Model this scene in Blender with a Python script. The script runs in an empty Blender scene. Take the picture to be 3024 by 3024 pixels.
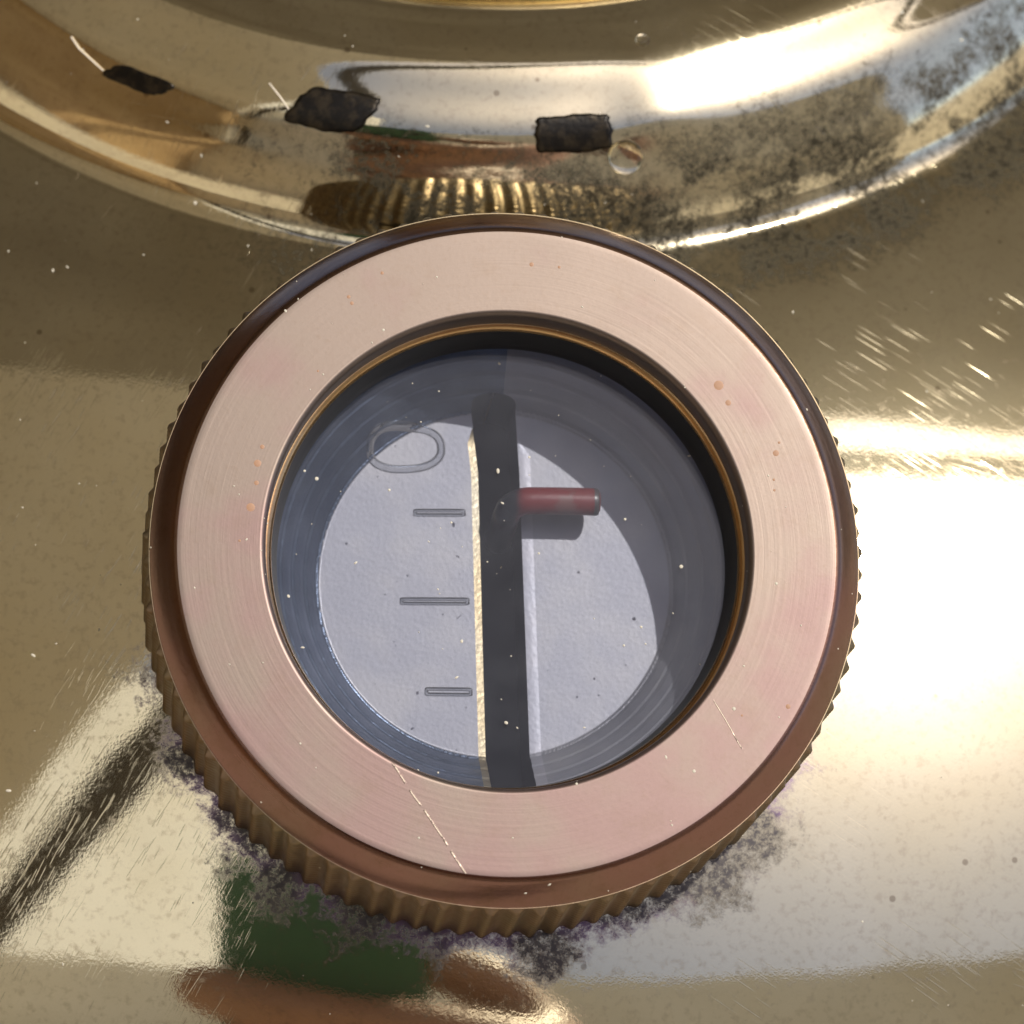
import bpy, bmesh, math, random
from mathutils import Vector, Matrix
from mathutils.bvhtree import BVHTree

random.seed(7)
SC = bpy.context.scene
COL = SC.collection
MM = 0.001
R = math.radians

# ------------------------------------------------------------------ frames
# gauge frame (mm): X right, Y towards the neck, Z out of the gauge face
TILT, MINOR, RGAUGE, ZBASE = 24.0, 70.0, 52.0, -7.8
HC = 62.0                                   # height of the tank's bulge above the ground
MAJOR = RGAUGE - MINOR * math.sin(R(TILT))
G2W = (Matrix.Rotation(R(TILT + 4.0), 3, 'X') @ Matrix.Rotation(R(1.0), 3, 'Y'))
P0 = Vector((0, -RGAUGE, MINOR * math.cos(R(TILT)) + HC))
O_W = P0 - G2W @ Vector((0, 0, ZBASE))      # gauge face centre in the world (mm)
def gw(p): return (O_W + G2W @ Vector(p)) * MM
def gdir(d): return (G2W @ Vector(d)).normalized()

# ------------------------------------------------------------------ camera
v = Vector((-.086, -.235, 1.0)).normalized()
tgt = Vector((0.15, 1.6, 0.0))
CAM_G = tgt + v * 190.0
cr = Vector((0, 1, 0)).cross(v).normalized(); cu = v.cross(cr)
cam_data = bpy.data.cameras.new('camera')
cam_data.sensor_fit = 'AUTO'; cam_data.angle = R(13.0)
cam_data.dof.use_dof = True; cam_data.dof.focus_distance = .191; cam_data.dof.aperture_fstop = 75.0
cam_data.clip_start = 0.002; cam_data.clip_end = 500.0
cam = bpy.data.objects.new('camera', cam_data); COL.objects.link(cam)
m3 = Matrix((gdir(cr), gdir(cu), gdir(v))).transposed()
cam.matrix_world = Matrix.Translation(gw(CAM_G)) @ m3.to_4x4()
SC.camera = cam

# ------------------------------------------------------------------ daylight
SUN = gdir((.46, .44, 1.0))
w = bpy.data.worlds.new('World'); SC.world = w; w.use_nodes = True
nt = w.node_tree; nt.nodes.clear()
sky = nt.nodes.new('ShaderNodeTexSky'); sky.sky_type = 'NISHITA'; sky.sun_disc = False
sky.sun_elevation = math.asin(SUN.z); sky.sun_rotation = math.atan2(SUN.x, SUN.y)
sky.air_density = 0.35; sky.dust_density = 1.3; sky.ozone_density = 0.0
bg = nt.nodes.new('ShaderNodeBackground'); bg.inputs['Strength'].default_value = 0.15
wo = nt.nodes.new('ShaderNodeOutputWorld')
nt.links.new(sky.outputs[0], bg.inputs[0]); nt.links.new(bg.outputs[0], wo.inputs[0])
ld = bpy.data.lights.new('sun', 'SUN'); ld.energy = 2.7; ld.angle = R(0.5); ld.color = (1.0, .95, .86)
sun = bpy.data.objects.new('sun', ld); COL.objects.link(sun)
sun.rotation_euler = SUN.to_track_quat('Z', 'Y').to_euler(); sun.location = (1, 0, 2)
vs = SC.view_settings
vs.view_transform = 'Standard'; vs.look = 'None'; vs.gamma = 1.0; vs.exposure = 0.45
SC.cycles.max_bounces = 7; SC.cycles.transparent_max_bounces = 10
SC.cycles.sample_clamp_indirect = 6.0

# ------------------------------------------------------------------ helpers
def mat(name, color, rough=.5, metal=0.0, **kw):
    m = bpy.data.materials.new(name); m.use_nodes = True
    b = m.node_tree.nodes['Principled BSDF']
    b.inputs['Base Color'].default_value = (*color, 1); b.inputs['Roughness'].default_value = rough
    b.inputs['Metallic'].default_value = metal
    for k, val in kw.items(): b.inputs[k.replace('_', ' ')].default_value = val
    return m

class NB:
    """small node builder"""
    def __init__(s, m): s.t = m.node_tree; s.b = s.t.nodes.get('Principled BSDF')
    def n(s, typ, **kw):
        x = s.t.nodes.new(typ)
        for k, val in kw.items(): setattr(x, k, val)
        return x
    def l(s, a, b): s.t.links.new(a, b)
    def val(s, sock, x):
        if isinstance(x, (int, float)): sock.default_value = x
        elif isinstance(x, tuple): sock.default_value = x if len(x) == len(sock.default_value) else (*x, 1)
        else: s.l(x, sock)
    def math(s, op, a, b=0.0, c=None, clamp=False):
        x = s.n('ShaderNodeMath', operation=op, use_clamp=clamp)
        s.val(x.inputs[0], a); s.val(x.inputs[1], b)
        if c is not None: s.val(x.inputs[2], c)
        return x.outputs[0]
    def ramp(s, x, lo, hi, a=0.0, b=1.0):
        q = s.n('ShaderNodeMapRange', interpolation_type='SMOOTHSTEP')
        s.val(q.inputs[0], x); q.inputs[1].default_value = lo; q.inputs[2].default_value = hi
        q.inputs[3].default_value = a; q.inputs[4].default_value = b
        return q.outputs[0]
    def coords(s, obj=None, scale=(1000, 1000, 1000), rot=(0, 0, 0), loc=(0, 0, 0)):
        c = s.n('ShaderNodeTexCoord'); c.object = obj
        mp = s.n('ShaderNodeMapping'); mp.inputs['Scale'].default_value = scale
        s.l(c.outputs['Object'], mp.inputs['Vector'])
        mp2 = s.n('ShaderNodeMapping'); mp2.inputs['Rotation'].default_value = rot; mp2.inputs['Location'].default_value = loc
        s.l(mp.outputs[0], mp2.inputs['Vector'])
        return mp2.outputs[0]
    def scaled(s, vec, sc):
        mp = s.n('ShaderNodeMapping'); mp.inputs['Scale'].default_value = sc; s.l(vec, mp.inputs['Vector'])
        return mp.outputs[0]
    def noise(s, vec, scale, detail=3, rough=.55, dist=0.0):
        x = s.n('ShaderNodeTexNoise'); s.l(vec, x.inputs['Vector'])
        x.inputs['Scale'].default_value = scale; x.inputs['Detail'].default_value = detail
        x.inputs['Roughness'].default_value = rough; x.inputs['Distortion'].default_value = dist
        return x.outputs[0]
    def voro(s, vec, scale=1.0, feature='F1', rnd=1.0):
        x = s.n('ShaderNodeTexVoronoi', feature=feature); s.l(vec, x.inputs['Vector'])
        x.inputs['Scale'].default_value = scale; x.inputs['Randomness'].default_value = rnd
        return x
    def mix(s, f, a, b):
        x = s.n('ShaderNodeMix', data_type='RGBA'); s.val(x.inputs[0], f); s.val(x.inputs[6], a); s.val(x.inputs[7], b)
        return x.outputs[2]
    def xyz(s, vec):
        x = s.n('ShaderNodeSeparateXYZ'); s.l(vec, x.inputs[0]); return x.outputs
    def bump(s, h, dist, strength=1.0, normal=None):
        x = s.n('ShaderNodeBump'); x.inputs['Strength'].default_value = strength; x.inputs['Distance'].default_value = dist
        s.val(x.inputs['Height'], h)
        if normal is not None: s.l(normal, x.inputs['Normal'])
        return x.outputs[0]
    def set(s, k, x): s.val(s.b.inputs[k], x)

def obj(name, verts, faces, material, parent=None, smooth=True, sharp=None, world=False):
    me = bpy.data.meshes.new(name)
    me.from_pydata([tuple(c * MM for c in p) for p in verts], [], faces)
    me.update()
    bm = bmesh.new(); bm.from_mesh(me)
    bmesh.ops.recalc_face_normals(bm, faces=bm.faces)
    bm.to_mesh(me); bm.free()
    if smooth:
        me.polygons.foreach_set('use_smooth', [True] * len(me.polygons))
        if sharp: me.set_sharp_from_angle(angle=R(sharp))
    me.materials.append(material)
    o = bpy.data.objects.new(name, me); COL.objects.link(o)
    if parent is not None: o.parent = parent
    return o

def lathe(profile, n, closed=True, rfun=None):
    """profile of (r, z); revolves about Z"""
    V, F = [], []
    k = len(profile)
    for i in range(n):
        a = 2 * math.pi * i / n; c, s_ = math.cos(a), math.sin(a)
        for (r, z) in profile:
            if rfun: r = rfun(r, z, a)
            V.append((r * c, r * s_, z))
    for i in range(n):
        j = (i + 1) % n
        for q in range(k if closed else k - 1):
            p = (q + 1) % k
            F.append((i * k + q, j * k + q, j * k + p, i * k + p))
    return V, F

def tube(pts, rad, closed=False, sides=10, cap=True):
    V, F = [], []
    n = len(pts); pts = [Vector(p) for p in pts]
    rads = rad if isinstance(rad, (list, tuple)) else [rad] * n
    ref = None
    for i in range(n):
        a = pts[(i - 1) % n] if (closed or i > 0) else pts[i]
        b = pts[(i + 1) % n] if (closed or i < n - 1) else pts[i]
        t = (b - a).normalized()
        if ref is None: ref = Vector((0, 0, 1)) if abs(t.z) < .9 else Vector((1, 0, 0))
        x = (ref - t * ref.dot(t)).normalized(); ref = x; y = t.cross(x)
        for s_ in range(sides):
            an = 2 * math.pi * s_ / sides
            V.append(tuple(pts[i] + (x * math.cos(an) + y * math.sin(an)) * rads[i]))
    for i in range(n if closed else n - 1):
        j = (i + 1) % n
        for s_ in range(sides):
            q = (s_ + 1) % sides
            F.append((i * sides + s_, i * sides + q, j * sides + q, j * sides + s_))
    if cap and not closed:
        F.append(tuple(range(sides))); F.append(tuple(range((n - 1) * sides, n * sides)))
    return V, F

def thing(name, label, cat, loc=(0, 0, 0), group=None):
    o = bpy.data.objects.new(name, None); COL.objects.link(o); o.location = loc
    o.empty_display_size = .01
    o['label'] = label; o['category'] = cat
    if group: o['group'] = group
    return o
def tag(o, label, cat=None, group=None, kind=None):
    o['label'] = label
    if cat: o['category'] = cat
    if group: o['group'] = group
    if kind: o['kind'] = kind
    return o

# the gauge's root comes first: several materials are laid out around its axis
gauge = thing('level_gauge', 'round knurled rose brass level gauge with glass window on the brass tank', 'gauge')
gauge.matrix_world = Matrix.Translation(gw((0, 0, 0))) @ G2W.to_4x4()

# ------------------------------------------------------------------ materials
def brass_material():
    m = mat('polished_brass', (.80, .66, .40), .06, 1.0); k = NB(m)
    g = k.coords(gauge)                              # mm around the gauge axis
    x, y, z = k.xyz(g)[:3]
    rr = k.math('SQRT', k.math('ADD', k.math('MULTIPLY', x, x), k.math('MULTIPLY', y, y)))
    # large cloudy wear, fine mottling
    cloud = k.noise(g, .09, 3); fine = k.noise(g, 2.6, 3, .65); grain = k.noise(g, 7.0, 1, .6)
    # hairline scratches in two directions, strokes of a voronoi stretched along them
    def strokes(ang, length, width, thr, seed):
        c = k.coords(gauge, rot=(0, 0, R(ang)), loc=(seed, seed * .7, 0))
        vv = k.voro(k.scaled(c, (1 / length, 1 / width, .02)))
        d = k.ramp(vv.outputs['Distance'], thr * .35, thr, 1.0, 0.0)
        sel = k.ramp(k.xyz(vv.outputs['Color'])[0], .30, .45)
        return k.math('MULTIPLY', k.math('MULTIPLY', d, sel), k.ramp(k.xyz(vv.outputs['Color'])[1], 0, 1, .12, 1.0))
    s1 = strokes(-57, 3.6, .085, .34, 3.1)
    s2 = strokes(-64, 1.4, .06, .40, 9.7)
    s3 = strokes(32, 3.4, .075, .34, 17.3)
    s4 = strokes(14, 4.4, .07, .34, 27.9)
    left = k.ramp(x, -4, -13); right = k.ramp(x, 4, 13)
    top = k.ramp(y, -4, 3); low = k.ramp(y, 3, -4)
    sc = k.math('MULTIPLY', k.math('MAXIMUM', s1, s2), left)
    sc = k.math('MAXIMUM', sc, k.math('MULTIPLY', s3, right))
    sc = k.math('MULTIPLY', sc, k.ramp(k.noise(g, .22, 2), .36, .62))
    amt = k.math('ADD', k.math('MULTIPLY', top, .6), .4)
    sc = k.math('MULTIPLY', sc, amt)
    sc = k.math('MAXIMUM', sc, k.math('MULTIPLY', k.math('MULTIPLY', s4, .4), k.ramp(cloud, .55, .62)))
    # purple-blue tarnish specks, plus the knurled ring's dark mirror image painted below it
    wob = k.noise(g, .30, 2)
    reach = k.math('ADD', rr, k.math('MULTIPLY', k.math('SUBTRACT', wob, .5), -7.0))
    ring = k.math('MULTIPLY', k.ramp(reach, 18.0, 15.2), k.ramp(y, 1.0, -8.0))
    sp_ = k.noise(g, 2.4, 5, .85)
    tarn_mirror = k.ramp(k.math('ADD', k.math('MULTIPLY', ring, .36), sp_), .60, .94)
    tarn_mirror = k.math('MULTIPLY', tarn_mirror, k.ramp(ring, .02, .25))
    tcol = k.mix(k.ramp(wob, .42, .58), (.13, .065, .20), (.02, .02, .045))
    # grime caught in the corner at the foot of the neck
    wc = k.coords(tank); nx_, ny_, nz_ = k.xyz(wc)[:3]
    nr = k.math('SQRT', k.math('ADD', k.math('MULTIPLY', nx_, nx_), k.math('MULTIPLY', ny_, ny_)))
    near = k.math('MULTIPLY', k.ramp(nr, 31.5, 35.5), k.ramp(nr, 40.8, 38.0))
    near = k.math('MULTIPLY', near, k.math('ADD', .15, k.math('MULTIPLY', k.ramp(nx_, -13, -5), .85)))  # widened leftward, so the colour darkens the knurled ring's reflection
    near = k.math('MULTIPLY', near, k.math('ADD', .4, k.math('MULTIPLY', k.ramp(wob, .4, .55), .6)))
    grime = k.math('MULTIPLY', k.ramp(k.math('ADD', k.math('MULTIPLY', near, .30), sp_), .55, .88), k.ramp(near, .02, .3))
    # sparse pin-head stains elsewhere
    pin = k.voro(g, .55)
    pins = k.math('MULTIPLY', k.ramp(pin.outputs['Distance'], .06, .10, 1, 0), k.ramp(k.xyz(pin.outputs['Color'])[1], .55, .6))
    base = k.mix(k.ramp(cloud, .35, .7), (.92, .82, .58), (.87, .75, .49))
    base = k.mix(k.math('MULTIPLY', k.ramp(fine, .48, .72), .40), base, (.58, .47, .32))
    base = k.mix(k.math('MULTIPLY', pins, .6), base, (.30, .22, .14))
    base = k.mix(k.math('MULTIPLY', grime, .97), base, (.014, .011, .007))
    k.set('Metallic', k.math('SUBTRACT', 1.0, k.math('MULTIPLY', k.math('POWER', k.math('MAXIMUM', tarn_mirror, grime), 4.0), .7)))
    k.set('Specular IOR Level', .2)
    base = k.mix(k.math('MULTIPLY', tarn_mirror, .92), base, tcol)
    tarn_mirror = k.math('MAXIMUM', tarn_mirror, k.math('MULTIPLY', grime, .2))
    k.set('Base Color', base)
    ro = k.math('ADD', .04, k.math('MULTIPLY', k.ramp(fine, .48, .75), .07))
    worn = k.math('MULTIPLY', k.math('MULTIPLY', k.ramp(nx_, 5, 8), k.ramp(nx_, 14, 10)), k.ramp(nr, 40, 36))
    ro = k.math('ADD', ro, k.math('MULTIPLY', worn, .09))
    ro = k.math('ADD', ro, k.math('MULTIPLY', sc, .20))
    ro = k.math('ADD', ro, k.math('MULTIPLY', tarn_mirror, .25), clamp=True)
    k.set('Roughness', ro)
    hgt = k.math('MULTIPLY', k.noise(g, .16, 1), .022)
    hgt = k.math('ADD', hgt, k.math('MULTIPLY', grain, .0009))
    hgt = k.math('SUBTRACT', hgt, k.math('MULTIPLY', sc, .0022))
    b3 = k.bump(hgt, .001, 1.0)
    k.set('Normal', b3)
    # polishing haze: a wide faint lobe under the mirror
    gl = k.n('ShaderNodeBsdfGlossy'); gl.inputs['Roughness'].default_value = .30; k.l(base, gl.inputs['Color'])
    mx = k.n('ShaderNodeMixShader'); mx.inputs[0].default_value = .035
    k.l(k.b.outputs[0], mx.inputs[1]); k.l(gl.outputs[0], mx.inputs[2]); k.l(mx.outputs[0], k.t.nodes['Material Output'].inputs[0])
    return m

def rose_material(name, base, rough, spun=True):
    m = mat(name, base, rough, 1.0); k = NB(m)
    g = k.coords(gauge); x, y, z = k.xyz(g)[:3]
    rr = k.math('SQRT', k.math('ADD', k.math('MULTIPLY', x, x), k.math('MULTIPLY', y, y)))
    cmb = k.n('ShaderNodeCombineXYZ'); k.l(k.math('MULTIPLY', rr, 5.0), cmb.inputs[0]); k.l(z, cmb.inputs[1])
    k.l(k.math('MULTIPLY', k.math('ARCTAN2', y, x), .7), cmb.inputs[2])
    turn = k.noise(cmb.outputs[0], 1.0, 4, .7)
    cloud = k.noise(g, .22, 3); fine = k.noise(g, 5.0, 3, .6)
    pink = tuple(c * f for c, f in zip(base, (1.03, .90, .98)))
    dark = tuple(c * f for c, f in zip(base, (.80, .72, .62)))
    col = k.mix(k.ramp(k.math('ADD', cloud, k.math('MULTIPLY', y, -.012)), .4, .72), base, pink)
    col = k.mix(k.math('MULTIPLY', k.ramp(fine, .5, .8), .25 if spun else .6), col, dark)
    stain = k.ramp(k.noise(g, .55, 5, .7), .50, .72)
    col = k.mix(k.math('MULTIPLY', stain, .22 if spun else .5), col, dark)
    if spun:
        lines = k.math('MULTIPLY', k.ramp(turn, .54, .74), k.math('ADD', .3, k.math('MULTIPLY', k.ramp(y, 4, -9), .7)))
        col = k.mix(k.math('MULTIPLY', lines, .13), col, dark)
        # two bright scratches across the lower part of the face
        def scratch(ax, ay, bx, by, w_):
            dx, dy = bx - ax, by - ay; L = math.hypot(dx, dy); dx /= L; dy /= L
            px = k.math('SUBTRACT', x, ax); py = k.math('SUBTRACT', y, ay)
            al = k.math('ADD', k.math('MULTIPLY', px, dx), k.math('MULTIPLY', py, dy))
            pe = k.math('ADD', k.math('MULTIPLY', px, -dy), k.math('MULTIPLY', py, dx))
            pe = k.math('ADD', pe, k.math('MULTIPLY', k.math('SUBTRACT', k.noise(g, .35, 1), .5), .3))
            on = k.math('MULTIPLY', k.ramp(al, 0, .3), k.ramp(al, L, L - .4))
            return k.math('MULTIPLY', k.ramp(k.math('ABSOLUTE', pe), w_ * .4, w_, 1, 0), on)
        sc = k.math('MAXIMUM', scratch(-4.9, -9.2, -1.6, -14.1, .05), scratch(8.6, -6.3, 10.0, -8.6, .03))
        sc = k.math('MULTIPLY', sc, k.ramp(k.noise(g, 2.2, 2), .38, .52))
        col = k.mix(k.math('MULTIPLY', sc, .55), col, (.62, .53, .42))
        k.set('Roughness', k.math('ADD', rough, k.math('MULTIPLY', k.math('SUBTRACT', cloud, .5), .12)))
        n1 = k.bump(turn, .000009, .5)
        k.set('Normal', k.bump(sc, .00003, .6, k.bump(fine, .000003, .6, n1)))
    else:
        k.set('Roughness', k.math('ADD', rough, k.math('MULTIPLY', k.math('SUBTRACT', turn, .5), .3), clamp=True))
        k.set('Normal', k.bump(fine, .00001, .5))
    k.set('Base Color', col)
    return m
ROSE = rose_material('satin_rose_brass', (.205, .163, .139), .46)
ROSE_SIDE = rose_material('dull_rose_brass', (.27, .165, .115), .22, False)
LIP = rose_material('golden_lip', (.62, .40, .20), .22, False)
KNURL = rose_material('weathered_knurl_brass', (.25, .20, .13), .40, False)

BLACK = mat('shade_black', (.012, .012, .014), .45)  # near-black colour holds the shade on the window's inner wall
def speckled(name, a, b, rough, metal, bumpd, sc=3.0):
    m = mat(name, a, rough, metal); k = NB(m); g = k.coords(gauge)
    f = k.noise(g, sc, 4, .7); f2 = k.noise(g, .35, 2)
    sp = k.voro(g, 5.0)
    k.set('Base Color', k.mix(k.ramp(f2, .35, .7), a, b))
    k.set('Roughness', k.math('ADD', rough, k.math('MULTIPLY', k.math('SUBTRACT', f, .5), .3)))
    n = k.bump(f, bumpd, .8)
    k.set('Normal', k.bump(sp.outputs['Distance'], bumpd * .8, .6, n))
    return m
DIAL = speckled('silvery_dial', (.22, .22, .252), (.255, .25, .27), .48, .55, .000006, 6.0)
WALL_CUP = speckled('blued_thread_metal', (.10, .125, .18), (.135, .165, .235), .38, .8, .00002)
EDGE = speckled('worn_bright_edge', (.34, .275, .175), (.32, .285, .22), .46, .85, .00002)
RIDGE = speckled('pale_ridge', (.27, .27, .31), (.30, .29, .32), .45, .5, .00001)
SLOT = mat('black_slot', (.005, .0055, .008), .7)
def red_pin():
    m = mat('worn_red_paint', (.2, .018, .015), .38, 0); k = NB(m); g = k.coords(gauge)
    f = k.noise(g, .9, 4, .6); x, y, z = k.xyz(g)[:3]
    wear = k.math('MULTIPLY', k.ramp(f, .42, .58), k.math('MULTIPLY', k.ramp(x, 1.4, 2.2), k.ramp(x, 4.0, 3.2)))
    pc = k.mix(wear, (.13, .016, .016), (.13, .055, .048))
    k.set('Base Color', k.mix(k.ramp(k.math('ADD', x, k.math('MULTIPLY', f, .5)), .95, 1.45), (.012, .012, .016), pc))  # elbow end coloured almost black, standing in for shade inside the slot
    k.set('Normal', k.bump(k.noise(g, 4, 3), .00002, .5))
    return m
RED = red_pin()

def glassy(name, veil, veilcol=(.8, .85, .95), ior=1.5, edge=0.0, edgecol=(.3, .3, .33)):
    """thin clear sheet: lets light through, mirrors by Fresnel, carries a trace of dust"""
    m = bpy.data.materials.new(name); m.use_nodes = True
    k = NB(m); k.t.nodes.remove(k.b)
    out = k.t.nodes['Material Output']
    tr = k.n('ShaderNodeBsdfTransparent'); tr.inputs[0].default_value = (.97, .98, 1, 1)
    gl = k.n('ShaderNodeBsdfGlossy'); gl.inputs['Roughness'].default_value = .01
    fr = k.n('ShaderNodeFresnel'); fr.inputs[0].default_value = ior
    a = k.n('ShaderNodeMixShader'); k.l(fr.outputs[0], a.inputs[0]); k.l(tr.outputs[0], a.inputs[1]); k.l(gl.outputs[0], a.inputs[2])
    df = k.n('ShaderNodeBsdfDiffuse'); df.inputs[0].default_value = (*veilcol, 1)
    g = k.coords(gauge)
    hz = k.math('MULTIPLY', k.ramp(k.noise(g, .5, 4, .6), .3, .8), veil)
    b = k.n('ShaderNodeMixShader'); k.l(hz, b.inputs[0]); k.l(a.outputs[0], b.inputs[1]); k.l(df.outputs[0], b.inputs[2])
    last = b
    if edge:
        lw = k.n('ShaderNodeLayerWeight'); lw.inputs[0].default_value = .35
        d2 = k.n('ShaderNodeBsdfDiffuse'); d2.inputs[0].default_value = (*edgecol, 1)
        c = k.n('ShaderNodeMixShader'); k.l(k.math('ADD', .16, k.math('MULTIPLY', k.ramp(lw.outputs['Facing'], .25, .8), edge)), c.inputs[0])
        k.l(b.outputs[0], c.inputs[1]); k.l(d2.outputs[0], c.inputs[2]); last = c
    k.l(last.outputs[0], out.inputs[0])
    return m
GLASS = glassy('dusty_window_glass', .012)
MARK = glassy('clear_moulded_mark', .06, edge=.95, edgecol=(.10, .095, .09))

tank = None
# ------------------------------------------------------------------ the tank
tank = thing('brass_tank', 'polished scratched brass tank with a coved neck, filling the background', 'tank')
BRASS = brass_material()

FOOT_PHI = 11.0
FILLET, BEAD = 1.5, 9.1                     # small cove at the foot, then a fat convex bead
prof = []
prof.append((MAJOR - 4 , -HC + 1.5))
prof.append((MAJOR + 20, -HC + 1.5))
a0 = math.acos(max(-1, (-HC + 4.0) / MINOR))
N = 240
for i in range(N + 1):
    phi = a0 + (R(FOOT_PHI) - a0) * i / N
    prof.append((MAJOR + MINOR * math.sin(phi), MINOR * math.cos(phi)))
r_, z_ = prof[-1]
def sweep(rad, p0, p1, n, ripple=0.0):
    """walk inwards along an arc whose normal leans p0..p1 degrees from the vertical"""
    global r_, z_
    step = rad * abs(R(p1 - p0)) / n
    for i in range(n):
        f = (i + .5) / n
        p = R(p0 + (p1 - p0) * f + (ripple * math.sin(f * 2 * math.pi * 3.5) * math.sin(f * math.pi) if ripple else 0))
        r_ -= math.cos(p) * step; z_ += math.sin(p) * step
        prof.append((r_, z_))
sweep(FILLET, FOOT_PHI, 70, 24)
BEAD0 = len(prof)
sweep(BEAD, 70, 2, 110, 6.0)
sweep(1.2, 2, -75, 16)
rn, zn = r_, z_
V, F = lathe(prof, 900, closed=False)
# the spun bead is not perfectly even: a low swelling right of the middle and shallow waves
k0 = len(prof)
def swell(az_deg, q, amp, sig):
    pr, pz = prof[q]; az = R(az_deg); c = Vector((pr * math.sin(az), -pr * math.cos(az), pz))
    t = Vector((prof[q + 1][0] - prof[q - 1][0], prof[q + 1][1] - prof[q - 1][1])).normalized()
    n = Vector((t.y * math.sin(az), -t.y * math.cos(az), -t.x))
    if n.z < 0: n = -n
    for i, p in enumerate(V):
        if i % k0 < BEAD0 - 30 or abs(p[0] - c.x) > 3.5 * sig or p[1] > 0: continue
        d2 = (Vector(p) - c).length_squared
        if d2 < 12 * sig * sig:
            V[i] = tuple(Vector(p) + n * (amp * math.exp(-d2 / (2 * sig * sig))))
swell(14, BEAD0 + 52, .30, 1.55)
swell(-14, BEAD0 + 48, .12, 3.2)
swell(-28, BEAD0 + 62, -.12, 3.0)
swell(2, BEAD0 + 36, -.08, 2.6)
swell(29, BEAD0 + 32, -.12, 2.6)
# the hole for the gauge: drop the faces under the ring
Gi = G2W.transposed()
Ow = O_W - Vector((0, 0, HC))
keep = []
loc = [Gi @ (Vector(p) - Ow) for p in V]
for f in F:
    c = sum((loc[i] for i in f), Vector()) / 4
    if c.z > -30 and math.hypot(c.x, c.y) < 13.9: continue
    keep.append(f)
shell = obj('tank_shell', [(p[0], p[1], p[2] + HC) for p in V], keep, BRASS, tank)

# rolled lip of the neck and its flat top, a turned collar of its own
lip = [(rn - 1.2, zn - .9), (rn + .12, zn - .9), (rn + .14, zn + 1.15), (rn + .02, zn + 1.35), (rn - .9, zn + 1.95), (rn - 1.2, zn + 2.05),
       (rn - 3.5, zn + 2.1), (rn - 4.2, zn + 1.6), (rn - 12, zn + 1.6), (rn - 12, zn - .9)]
V, F = lathe(lip, 360)
collar = obj('neck_collar', [(p[0], p[1], p[2] + HC) for p in V], F, BRASS, tank, sharp=25)
V, F = lathe([(rn - 12.3, zn + 1.5), (rn - 12.3, zn + 9), (rn - 13, zn + 10), (.5, zn + 10.5), (.5, zn + 1.5)], 160)
cap = obj('filler_cap', [(p[0], p[1], p[2] + HC) for p in V], F, BRASS, tank, sharp=40)
V, F = lathe([(MAJOR - 6, .0), (MAJOR + 21, .0), (MAJOR + 22, 3.5), (MAJOR + 19, 6), (MAJOR - 6, 5)], 160)
foot = obj('foot_ring', V, F, BRASS, tank, sharp=40)

# ------------------------------------------------------------------ the gauge
ring_prof = [(10.22, -1.5), (10.22, -.28), (10.27, -.12), (10.38, -.02), (10.46, 0), (10.5, 0), (10.7, 0), (13.7, 0), (13.92, 0), (13.95, -.004)]
V, F = lathe(ring_prof, 360, closed=False)
bez = obj('bezel_face', V, F, ROSE, gauge, sharp=60)
V, F = lathe([(13.95, -.004), (14.03, -.022), (14.1, -.055), (14.18, -.11), (14.28, -.2), (14.4, -.33), (14.55, -.49), (15.02, -1.0), (15.10, -1.16), (14.9, -1.35), (14.6, -1.4), (14.6, -1.0), (13.9, -.3)], 360)
chm = obj('bezel_chamfer', V, F, ROSE_SIDE, gauge, sharp=50)

TEETH = 96
rj = [random.uniform(.75, 1.2) for _ in range(TEETH)]
rk = [random.uniform(-.12, .12) for _ in range(TEETH)]
def knurl(r, z, a):
    if r < 14.9: return r
    t = a / (2 * math.pi) * TEETH + (z + 4) * .02
    i = int(math.floor(t)) % TEETH; f = t - math.floor(t)
    s_ = f + rk[i] * math.sin(f * math.pi)
    prof_ = max(0.0, min(1.0, 3.0 * (.5 - abs(s_ - .5)) - .25))       # flat-topped teeth, narrow gullets
    top = 1.0
    if z > -1.5: top = max(0.0, (-1.15 - z) / .35)
    return 15.12 + (0.22 * prof_ * rj[i] + .04 * math.sin(z * 11 + i * 2.4) * prof_) * top
kp = [(14.3, -1.12), (14.95, -1.14), (15.3, -1.17)] + [(15.3, -1.24 - .14 * i) for i in range(54)] + [(14.9, -9.2), (14.3, -9.2)]
V, F = lathe(kp, TEETH * 12, closed=True, rfun=knurl)
kn = obj('knurled_band', V, F, KNURL, gauge, sharp=45)

V, F = lathe([(10.215, -1.3), (10.0, -1.42), (9.95, -1.6), (10.3, -1.75), (10.6, -1.75), (10.6, -1.3)], 240)
obj('inner_lip', V, F, LIP, gauge, sharp=50)
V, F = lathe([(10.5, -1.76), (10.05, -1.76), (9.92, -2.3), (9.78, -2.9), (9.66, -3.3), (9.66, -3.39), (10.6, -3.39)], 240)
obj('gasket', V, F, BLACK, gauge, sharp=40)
V, F = lathe([(.02, -3.4), (9.95, -3.4), (9.95, -3.8), (.02, -3.8)], 180)
lens = obj('window_glass', V, F, GLASS, gauge, sharp=30)
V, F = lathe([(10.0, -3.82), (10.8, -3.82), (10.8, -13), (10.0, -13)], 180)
obj('gauge_housing', V, F, BLACK, gauge, sharp=30)

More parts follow.
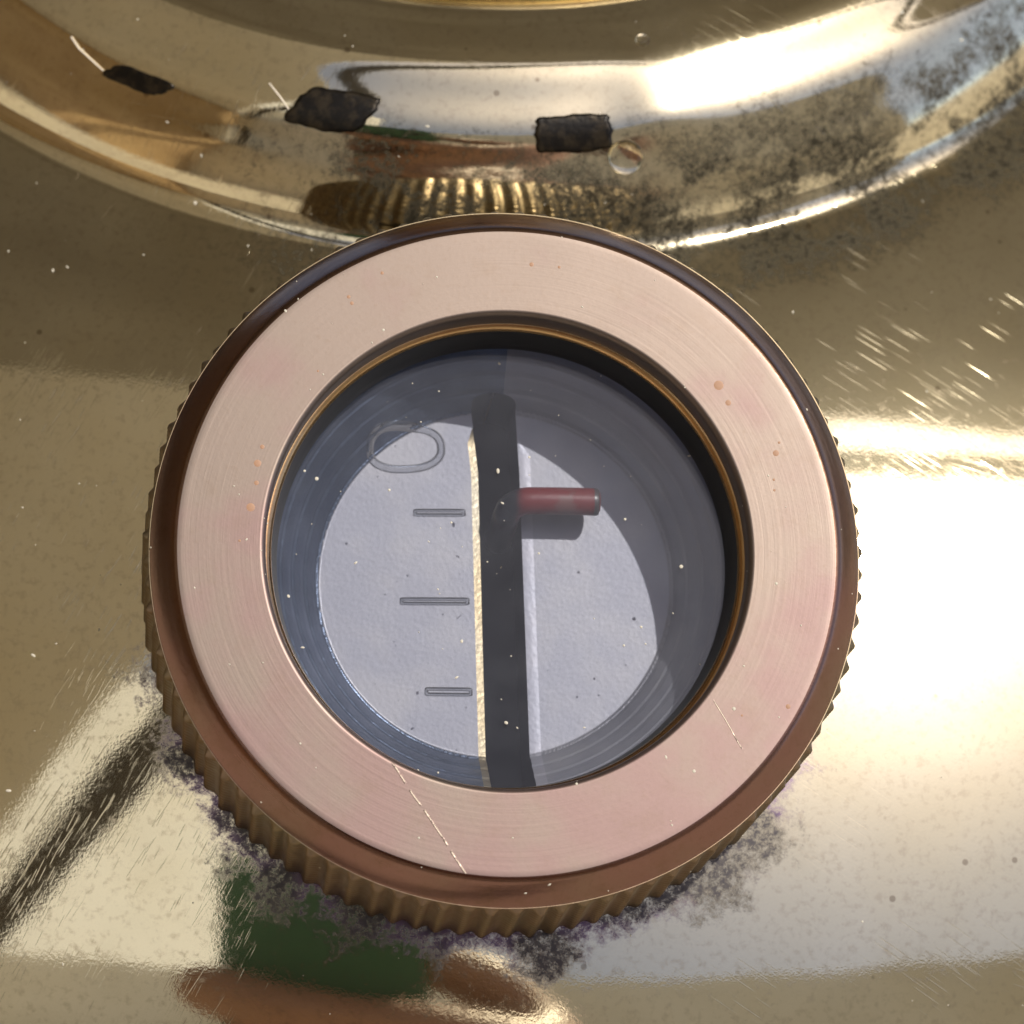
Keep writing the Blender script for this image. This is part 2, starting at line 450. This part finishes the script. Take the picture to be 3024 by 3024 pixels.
# dial cup: floor, threaded cone wall, a slot cut through both
RD, RT, ZD, ZT = 7.7, 9.95, -7.0, -3.84
def zcup(r):
    if r < RD - .15: return ZD
    t = (r - RD) / (RT - RD)
    z = ZD + max(0.0, t) * (ZT - ZD)
    if r > RD + .1: z += -.10 * max(0.0, math.sin((r - RD) / (RT - RD) * 4 * 2 * math.pi)) ** 2
    return z
YT = 8.4
def half_open(y):
    if y >= YT: return 0.0
    if y > YT - .45: return math.sqrt(max(0, 1 - ((y - YT + .45) / .45) ** 2))
    return 1.0
def mid(y): return (xl0(y) + xr0(y)) / 2
def xl0(y): return -.36 - .0278 * (y + 8.2) - (.09 * max(0, y - 5))
def xr0(y): return 1.55 - .0357 * (y + 8.3) - (.03 * max(0, y - 5))
def xl(y): return mid(y) + (xl0(y) - mid(y)) * half_open(y)
def xr(y): return mid(y) + (xr0(y) - mid(y)) * half_open(y)
BW = .33
def lwid(y): return BW * max(0.0, min(1.0, (7.1 - y) / .8)) if y > -9.5 else 0
def rwid(y): return .5 * max(0.0, min(1.0, (6.6 - y) / .8))
RMAX = 9.93
ys = []
NR = 340
for i in range(NR + 1):
    y = -RMAX + 2 * RMAX * i / NR
    ys.append(y)
ys += [YT - .45 + .45 * q for q in (.5, .8, .93, .98, .999)]; ys.sort()
def half_cup(side):
    V, F, nc = [], [], 150
    for y in ys:
        e = math.sqrt(max(1e-6, RMAX * RMAX - y * y))
        inner = (xl(y) - lwid(y)) if side < 0 else (xr(y) + rwid(y))
        outer = -e if side < 0 else e
        if side < 0: inner = max(outer, inner)
        else: inner = min(outer, inner)
        for c in range(nc + 1):
            x = inner + (outer - inner) * (c / nc)
            V.append((x, y, zcup(math.hypot(x, y))))
    for i in range(len(ys) - 1):
        for c in range(nc):
            a = i * (nc + 1) + c
            F.append((a, a + 1, a + nc + 2, a + nc + 1))
    return V, F
cups = []
for s_ in (-1, 1):
    V, F = half_cup(s_)
    o = obj('dial_cup', V, F, DIAL, gauge, sharp=None); cups.append(o)
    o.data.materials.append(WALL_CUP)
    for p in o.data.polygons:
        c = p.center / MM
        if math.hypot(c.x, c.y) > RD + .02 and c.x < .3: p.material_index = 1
def strip(side):
    V, F, nc = [], [], 6
    rows = [y for y in ys if y < 7.1]
    for y in rows:
        if side < 0: a, b = xl(y) - lwid(y), xl(y)
        else: a, b = xr(y), xr(y) + rwid(y)
        for c in range(nc + 1):
            t = c / nc; x = a + (b - a) * t; z = zcup(math.hypot(x, y))
            if side < 0: z -= .10 * t
            else: z += .008 * math.sin(t * math.pi) * min(1, rwid(y) * 3)
            V.append((x, y, z))
    for i in range(len(rows) - 1):
        for c in range(nc):
            a = i * (nc + 1) + c
            F.append((a, a + 1, a + nc + 2, a + nc + 1))
    return V, F
V, F = strip(-1); obj('slot_edge', V, F, EDGE, gauge)
V, F = strip(1); obj('slot_edge', V, F, RIDGE, gauge)
# the dark channel under the slot
V, F = [], []
rows = [y for y in ys if y <= YT]
for y in rows:
    zl = zcup(math.hypot(xl(y), y)) - .10 * min(1, lwid(y) * 2); zr = zcup(math.hypot(xr(y), y))
    V += [(xl(y), y, zl - .002), (xl(y) - .02, y, -11.5), (xr(y) + .02, y, -11.5), (xr(y), y, zr - .002)]
for i in range(len(rows) - 1):
    for c in range(3):
        a = i * 4 + c; F.append((a, a + 1, a + 5, a + 4))
obj('slot_channel', V, F, SLOT, gauge, smooth=False)

# pointer: a red pin that climbs out of the slot and bends to the right
pp = [(.42, 2.75, -10.5), (.42, 2.78, -8.5), (.42, 2.82, -7.2), (.46, 2.95, -6.05), (.66, 3.2, -5.72), (1.1, 3.36, -5.45), (1.8, 3.39, -5.4), (3.4, 3.40, -5.4), (4.2, 3.39, -5.4)]
pts = []
for i in range(len(pp) - 1):
    p0 = Vector(pp[max(0, i - 1)]); p1 = Vector(pp[i]); p2 = Vector(pp[i + 1]); p3 = Vector(pp[min(len(pp) - 1, i + 2)])
    for q in range(8):
        t = q / 8
        pts.append(.5 * ((2 * p1) + (p2 - p0) * t + (2 * p0 - 5 * p1 + 4 * p2 - p3) * t * t + (3 * p1 - p0 - 3 * p2 + p3) * t ** 3))
pts.append(Vector(pp[-1]))
rads = [.60] * len(pts)
pts += [Vector((4.38, 3.39, -5.4)), Vector((4.46, 3.39, -5.4))]; rads += [.55, .40]
V, F = tube(pts, rads, sides=24)
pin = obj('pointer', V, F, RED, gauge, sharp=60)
pin['label'] = 'dark red bent pointer pin'
V, F = tube([(4.18, 3.39, -5.4), (4.34, 3.39, -5.4), (4.40, 3.39, -5.4)], [.615, .60, .56], sides=24, cap=False)
obj('pin_tip', V, F, mat('dark_pin_tip', (.05, .04, .04), .35), pin)

# raised marks on the dial: a lying 0 and three ticks
def band(cx, cy, ax, ay, rot, wid, h, n=96, power=2.4):
    V, F = [], []; m = 9
    for i in range(n):
        t = 2 * math.pi * i / n
        for q in range(m):
            f = q / (m - 1); off = (f - .5) * wid
            ct, st = math.cos(t), math.sin(t)
            x = math.copysign(abs(ct) ** (2 / power), ct) * (ax + off); y = math.copysign(abs(st) ** (2 / power), st) * (ay + off)
            X, Y = cx + x * math.cos(rot) - y * math.sin(rot), cy + x * math.sin(rot) + y * math.cos(rot)
            V.append((X, Y, zcup(math.hypot(X, Y)) + .01 + h * math.sin(math.pi * f) ** .7))
    for i in range(n):
        j = (i + 1) % n
        for q in range(m - 1): F.append((i * m + q, j * m + q, j * m + q + 1, i * m + q + 1))
    return V, F
V, F = band(-3.95, 6.0, 1.58, .92, R(4), .36, .16)
zero = obj('zero_mark', V, F, MARK, cups[0]); zero['label'] = 'raised clear 0 lying on its side'
for (x0, y0, x1, y1, hw) in ((-3.57, 3.13, -1.30, 3.17, .15), (-4.14, -.84, -1.12, -.80, .15), (-3.03, -4.83, -.98, -4.82, .17)):
    V, F = band((x0 + x1) / 2, (y0 + y1) / 2, (x1 - x0) / 2 - .06, hw - .05, math.atan2(y1 - y0, x1 - x0), .15, .12, power=9)
    obj('tick_mark', V, F, MARK, cups[0])

# brown tarnish spots on the face
def px_face(px, py, z=0.0):
    h = math.tan(R(6.5)); d = -v + cr * ((px / 1932 * 2 - 1) * h) + cu * ((1 - py / 1932 * 2) * h)
    t = (z - CAM_G.z) / d.z
    return CAM_G + d * t
V, F = [], []
def dome(V, F, c, nrm, rad, h, n=10, sx=1.0, ang=0.0):
    nrm = Vector(nrm).normalized(); t1 = nrm.orthogonal().normalized(); t2 = nrm.cross(t1); c = Vector(c)
    u_ = t1 * math.cos(ang) + t2 * math.sin(ang); w_ = nrm.cross(u_)
    b0 = len(V)
    for q, (rf_, zf_) in enumerate(((1, 0), (.8, .6), (.4, .92))):
        for i in range(n):
            a = 2 * math.pi * i / n
            V.append(tuple(c + u_ * (rad * sx * rf_ * math.cos(a)) + w_ * (rad * rf_ * math.sin(a)) + nrm * (h * zf_)))
    V.append(tuple(c + nrm * h))
    for q in range(2):
        for i in range(n):
            j = (i + 1) % n
            F.append((b0 + q * n + i, b0 + q * n + j, b0 + (q + 1) * n + j, b0 + (q + 1) * n + i))
    for i in range(n): F.append((b0 + 2 * n + i, b0 + 2 * n + (i + 1) % n, b0 + 3 * n))
for (px, py, rad) in ((473, 957, .23), (486, 874, .20), (484, 911, .13), (495, 843, .12), (1356, 727, .27), (1374, 760, .16), (1464, 855, .17), (1487, 1333, .13),
                      (1003, 499, .12), (1055, 504, .08), (658, 560, .10), (664, 572, .10), (721, 515, .09), (452, 1020, .07), (1470, 835, .07), (536, 890, .06), (600, 700, .06), (1400, 1350, .06), (1460, 905, .07), (1461, 925, .07)):
    c = px_face(px, py)
    if not 10.7 < math.hypot(c.x, c.y) < 13.8: continue
    dome(V, F, (c.x, c.y, 0.0), (0, 0, 1), rad * .8, .010)
sp = obj('tarnish_spot', V, F, mat('tarnish_brown', (.40, .22, .13), .55), bez); sp['kind'] = 'stuff'

# near-black rectangular patches round the bead, thin sheets that follow the metal
PATCH_DARK = mat('near_black_patch', (.03, .022, .014), .3, .6); _k = NB(PATCH_DARK); _g = _k.coords(gauge)
_k.set('Base Color', _k.mix(_k.ramp(_k.noise(_g, 1.6, 4, .7), .42, .66), (.012, .010, .008), (.04, .030, .018)))
_k.set('Normal', _k.bump(_k.noise(_g, 3.0, 3), .00003, .7))
def patch(px, py, half_w, half_h, skew=0.0):
    h0 = math.tan(R(6.5)); d = gdir(-v + cr * ((px / 1932 * 2 - 1) * h0) + cu * ((1 - py / 1932 * 2) * h0))
    hit = SHELL.ray_cast(gw(CAM_G), d)
    if hit[0] is None: return
    p = hit[0] / MM; p.z -= HC
    az0 = math.atan2(p.x, -p.y); rad = math.hypot(p.x, p.y)
    q0 = min(range(BEAD0, len(prof)), key=lambda q: (prof[q][0] - rad) ** 2 + (prof[q][1] - p.z) ** 2)
    Vp, Fp, nu, nv_ = [], [], 16, 10
    for j in range(nv_ + 1):
        fv = j / nv_ * 2 - 1
        for i in range(nu + 1):
            fu = i / nu * 2 - 1
            k_ = (1 - .10 * abs(fv) ** 4 + .03 * math.sin(fv * 7 + px) + .02 * math.sin(fv * 17 + py)); az = az0 + half_w * fu * k_ / rad + skew * fv / rad
            q = q0 + fv * half_h * (1 - .12 * abs(fu) ** 4 + .04 * math.sin(fu * 5 + py) + .02 * math.sin(fu * 13 + px)) / (BEAD * R(68) / 110)
            qa = max(BEAD0 - 10, min(len(prof) - 2, q)); qi = int(qa); t = qa - qi
            o_ = SHELLV(az, qi, t)
            Vp.append(o_)
    for j in range(nv_):
        for i in range(nu):
            a = j * (nu + 1) + i; Fp.append((a, a + 1, a + nu + 2, a + nu + 1))
    o = obj('dark_patch', Vp, Fp, PATCH_DARK, tank); o['label'] = 'near-black rectangular patch on the neck bead'
    md = o.modifiers.new('solid', 'SOLIDIFY'); md.thickness = .00012; md.offset = 0
def SHELLV(az, qi, t):
    a, b = prof[qi], prof[qi + 1]; r2 = a[0] + (b[0] - a[0]) * t; z2 = a[1] + (b[1] - a[1]) * t
    base = Vector((r2 * math.sin(az), -r2 * math.cos(az), z2 + HC))
    co, no, _, _ = SHELL.find_nearest(base * MM)
    if no.dot(base - Vector((0, 0, HC - 30))) < 0: no = -no
    return tuple(co / MM + no * .03)
SHELL = BVHTree.FromPolygons([p.co.copy() for p in shell.data.vertices], [tuple(p.vertices) for p in shell.data.polygons])
patch(1082, 252, 1.75, .85)
patch(628, 208, 1.75, .95, .5)
patch(262, 150, 1.5, .45, .4)

# ------------------------------------------------------------------ specks, droplets and fibres lying on the metal
dg = bpy.context.evaluated_depsgraph_get(); dg.update()
def bvh(o):
    mw = o.matrix_world
    return BVHTree.FromPolygons([mw @ p.co for p in o.data.vertices], [tuple(p.vertices) for p in o.data.polygons])
bpy.context.view_layer.update()
SURF = [bvh(shell), bvh(collar)]
UP = [bvh(bez), bvh(chm), bvh(kn)]
LENS = bvh(lens)
def cast(px, py, sets):
    h = math.tan(R(6.5)); d = gdir(-v + cr * ((px / 1932 * 2 - 1) * h) + cu * ((1 - py / 1932 * 2) * h)); o = gw(CAM_G)
    best = None
    for b in sets:
        hit = b.ray_cast(o, d)
        if hit[0] is not None and (best is None or hit[3] < best[3]): best = hit
    if best is None: return None
    n = best[1] if best[1].dot(d) < 0 else -best[1]
    return best[0] / MM, n
DUST = mat('pale_dust', (.62, .58, .48), .6)
V, F = [], []
for i in range(150):
    px, py = random.uniform(-20, 1952), random.uniform(-20, 1952)
    h = cast(px, py, SURF + UP + [LENS])
    if h is None: continue
    dome(V, F, h[0], h[1], min(.13, random.lognormvariate(-3.4, .5)) , .03, n=6, sx=random.choice((1, 1, 1.4, 2)), ang=random.uniform(0, 3))
for i in range(80):                                   # the window and the face gather more
    px, py = random.gauss(960, 330), random.gauss(1040, 330)
    h = cast(px, py, UP + [LENS])
    if h is None: continue
    dome(V, F, h[0], h[1], min(.09, random.lognormvariate(-3.6, .5)), .025, n=6, sx=random.choice((1, 1, 1.3, 1.8)), ang=random.uniform(0, 3))
tag(obj('dust', V, F, DUST), 'pale dust specks scattered over brass, ring and window', kind='stuff')

WATER = mat('water', (1, 1, 1), .0, 0, Transmission_Weight=1.0, IOR=1.33)
for (px, py, rad, lab) in ((1180, 297, .82, 'large clear droplet on the brass cove above the gauge'), (1212, 76, .34, 'small droplet high on the brass neck beside the sun glare')):
    h = cast(px, py, SURF)
    if h is None: continue
    V, F = [], []; b = Vector(h[0])
    V2, F2 = lathe([(rad * math.cos(R(a)), rad * .55 * math.sin(R(a))) for a in range(-8, 89, 8)] + [(.01, rad * .55)], 32, closed=False)
    q = h[1].to_track_quat('Z', 'Y').to_matrix()
    V = [tuple(b + q @ Vector(p)) for p in V2]
    tag(obj('droplet', V, F2, WATER), lab, 'droplet', 'droplets on the brass neck')

FIB = mat('lint', (.82, .74, .62), .6)
for (line, rad, lab) in (
        (((135, 70), (150, 92), (172, 112), (196, 134)), .055, 'pale frayed fibre stuck to the brass at the far upper left'),
        (((508, 158), (530, 185), (556, 222), (578, 240)), .05, 'pale fibre curling beside the left dark patch on the cove'),
        (((690, 196), (672, 204), (665, 222), (662, 240)), .04, 'short white hooked lint thread on the cove'),
        (((1130, 212), (1136, 228), (1139, 246)), .035, 'tiny upright lint thread left of the big droplet')):
    pts = []
    for p in line:
        h = cast(p[0], p[1], SURF)
        if h: pts.append(Vector(h[0]) + h[1] * rad * .9)
    if len(pts) < 2: continue
    V, F = tube(pts, [rad * (1 - .5 * i / len(pts)) for i in range(len(pts))], sides=8)
    tag(obj('lint_fibre', V, F, FIB), lab, 'fibre', 'lint fibres on the brass')

# ------------------------------------------------------------------ what the brass mirrors: the photographer's phone and hand, the yard
def camw(r_, u_, b_=0.0):                  # mm right / up / behind the lens
    return gw(CAM_G + cr * r_ + cu * u_ + v * b_) / MM
phone = thing('phone', 'green cased phone taking the picture, mirrored in the brass', 'phone', camw(0, 0, 8) * MM)
def slab(x0, x1, y0, y1, z0, z1, rad, n=6):
    ring = []
    for (cx, cy, a0_) in ((x1 - rad, y1 - rad, 0), (x0 + rad, y1 - rad, 90), (x0 + rad, y0 + rad, 180), (x1 - rad, y0 + rad, 270)):
        for i in range(n + 1):
            a = R(a0_ + 90 * i / n); ring.append((cx + rad * math.cos(a), cy + rad * math.sin(a)))
    k = len(ring); V = [camw(x, y, z0) for x, y in ring] + [camw(x, y, z1) for x, y in ring]
    F = [tuple(range(k)), tuple(range(k, 2 * k))] + [(i, (i + 1) % k, k + (i + 1) % k, k + i) for i in range(k)]
    return V, F
def on(o, parent):                         # world-space mesh under a moved empty
    o.parent = parent; o.matrix_parent_inverse = parent.matrix_world.inverted()
    return o
bpy.context.view_layer.update()
V, F = slab(-42, 9, -105, 22, 3, 12, 9)
on(obj('case', V, F, mat('green_phone_case', (.008, .07, .028), .5), sharp=40), phone)
V, F = slab(-39, 6, -102, 19, 12.01, 12.6, 7)
on(obj('screen', V, F, mat('dark_screen', (.01, .01, .012), .1), sharp=40), phone)
V, F = slab(-4, 4, -4, 4, 1.5, 3.0, 3.9)
on(obj('lens_ring', V, F, mat('lens_black', (.01, .01, .01), .1), sharp=40), phone)

# hand: skinned skeleton, one continuous body, fingers over the lower back of the phone
def person():
    P, E_, Rd = [], [], []
    def chain(start, pts):
        prev = start
        for (p, rad) in pts:
            P.append(p); Rd.append(rad); E_.append((prev, len(P) - 1)); prev = len(P) - 1
        return prev
    P.append((70, -95, 24)); Rd.append(28)                        # wrist
    chain(0, [((110, -150, 50), 32), ((190, -260, 110), 40), ((250, -340, 160), 44)])
    pm = chain(0, [((48, -62, 14), 26)])
    for (ky, tip, lift) in ((-37, -52, 13), (-57, -48, 10), (-76, -42, 6), (-93, -30, 2)):
        chain(pm, [((30, ky - 4, 0), 11.5), ((2, ky + 1, -8), 10), ((-26, ky + lift * .5, -8), 9.6), ((tip + 8, ky + lift, -3), 8.4), ((tip, ky + lift + 1, 2), 6.5)])
    chain(pm, [((40, -40, 26), 13), ((26, -20, 26), 10.5), ((6, -12, 24), 9)])
    me = bpy.data.meshes.new('person')
    me.from_pydata([tuple(camw(*p) * MM) for p in P], E_, [])
    o = bpy.data.objects.new('person', me); COL.objects.link(o)
    sk = o.modifiers.new('skin', 'SKIN'); sk.use_smooth_shade = True
    for i, d in enumerate(me.skin_vertices[0].data):
        d.radius = (Rd[i] * MM, Rd[i] * MM); d.use_root = (i == 0)
    sb = o.modifiers.new('sub', 'SUBSURF'); sb.levels = 2; sb.render_levels = 2
    me.materials.append(mat('skin', (.26, .13, .08), .5))
    return o
tag(person(), 'bare hand and forearm of the person holding the phone, mirrored in the brass', 'person')

def box(name, x0, x1, y0, y1, z0, z1, m, parent=None):
    V = [(x, y, z) for x in (x0, x1) for y in (y0, y1) for z in (z0, z1)]
    F = [(0, 1, 3, 2), (4, 5, 7, 6), (0, 1, 5, 4), (2, 3, 7, 6), (0, 2, 6, 4), (1, 3, 7, 5)]
    return obj(name, [tuple(c * 1000 for c in p) for p in V], F, m, parent, smooth=False)
def rough_mat(name, a, b, scale):
    m = mat(name, a, .8); k = NB(m); g = k.coords(None, scale=(1, 1, 1))
    f = k.noise(g, scale, 5, .6); k.set('Base Color', k.mix(k.ramp(f, .35, .65), a, b))
    return m
PAVE = rough_mat('sunlit_paving', (.46, .43, .37), (.38, .35, .30), 2.5)
WHITE = rough_mat('white_reflector_paint', (.84, .82, .76), (.78, .76, .70), .9)
gnd = obj('ground', [(-40000, -40000, 0), (40000, -40000, 0), (40000, 40000, 0), (-40000, 40000, 0)], [(0, 1, 2, 3)], PAVE, smooth=False)
tag(gnd, 'paved ground under the tank', kind='structure')

CREAM = rough_mat('cream_plaster', (.70, .62, .48), (.62, .54, .40), 1.2)
bw = box('garden_wall', -3.0, 6.0, -3.3, -3.05, 0, 3.55, CREAM)
tag(bw, 'cream plaster wall behind the photographer, mirrored along the lower edge', 'wall')
TAN = rough_mat('tan_render', (.46, .33, .18), (.38, .26, .14), 1.6)
sw = box('side_wall', -2.75, -2.5, -3.04, 4.0, 0, 2.35, TAN)
tag(sw, 'tan rendered wall on the left, mirrored in the cove', 'wall')
reflector = thing('pale_reflector', 'tall white block added behind the photographer on the left, unseen, to brighten the brass', 'pale_reflector', (-3.6, -5.2, 0))  # added unseen block that gives the brass a pale reflection
reflector.rotation_euler = (0, 0, R(-52))
bpy.context.view_layer.update()
V = [(x, y, z) for x in (-7000, 3300) for y in (-4000, 0) for z in (0, 15000)]
F = [(0, 1, 3, 2), (4, 5, 7, 6), (0, 1, 5, 4), (2, 3, 7, 6), (0, 2, 6, 4), (1, 3, 7, 5)]
obj('wall', V, F, WHITE, reflector, smooth=False)
porch = thing('porch_roof', 'tan boarded porch roof overhead with a dark edge beam, mirrored in the brass', 'roof')
def panel(name, poly, z0, z1, m):
    V = [(x * 1000, y * 1000, z) for z in (z0, z1) for x, y in poly]; k = len(poly)
    F = [tuple(range(k)), tuple(range(k, 2 * k))] + [(i, (i + 1) % k, k + (i + 1) % k, k + i) for i in range(k)]
    return obj(name, V, F, m, porch, smooth=False)
panel('soffit', [(-3.2, -3.72), (.15, .30), (-3.2, .50)], 2400, 2520, rough_mat('soffit_tan', (.80, .77, .70), (.70, .67, .60), .8))
panel('ceiling', [(-3.2, .51), (.15, .31), (4.0, .10), (4.0, 4.2), (-3.2, 4.2)], 2400, 2520, rough_mat('ceiling_timber', (.40, .37, .31), (.29, .26, .21), 1.5))
V, F = tube([(-3200, -4010, 2390), (250, 120, 2390)], 70, sides=8)
obj('edge_beam', V, F, mat('dark_beam', (.035, .025, .015), .6), porch)
V, F = tube([(240, 130, 2390), (4000, 50, 2390)], 45, sides=8)
obj('edge_beam', V, F, mat('dark_beam_end', (.035, .025, .015), .6), porch)
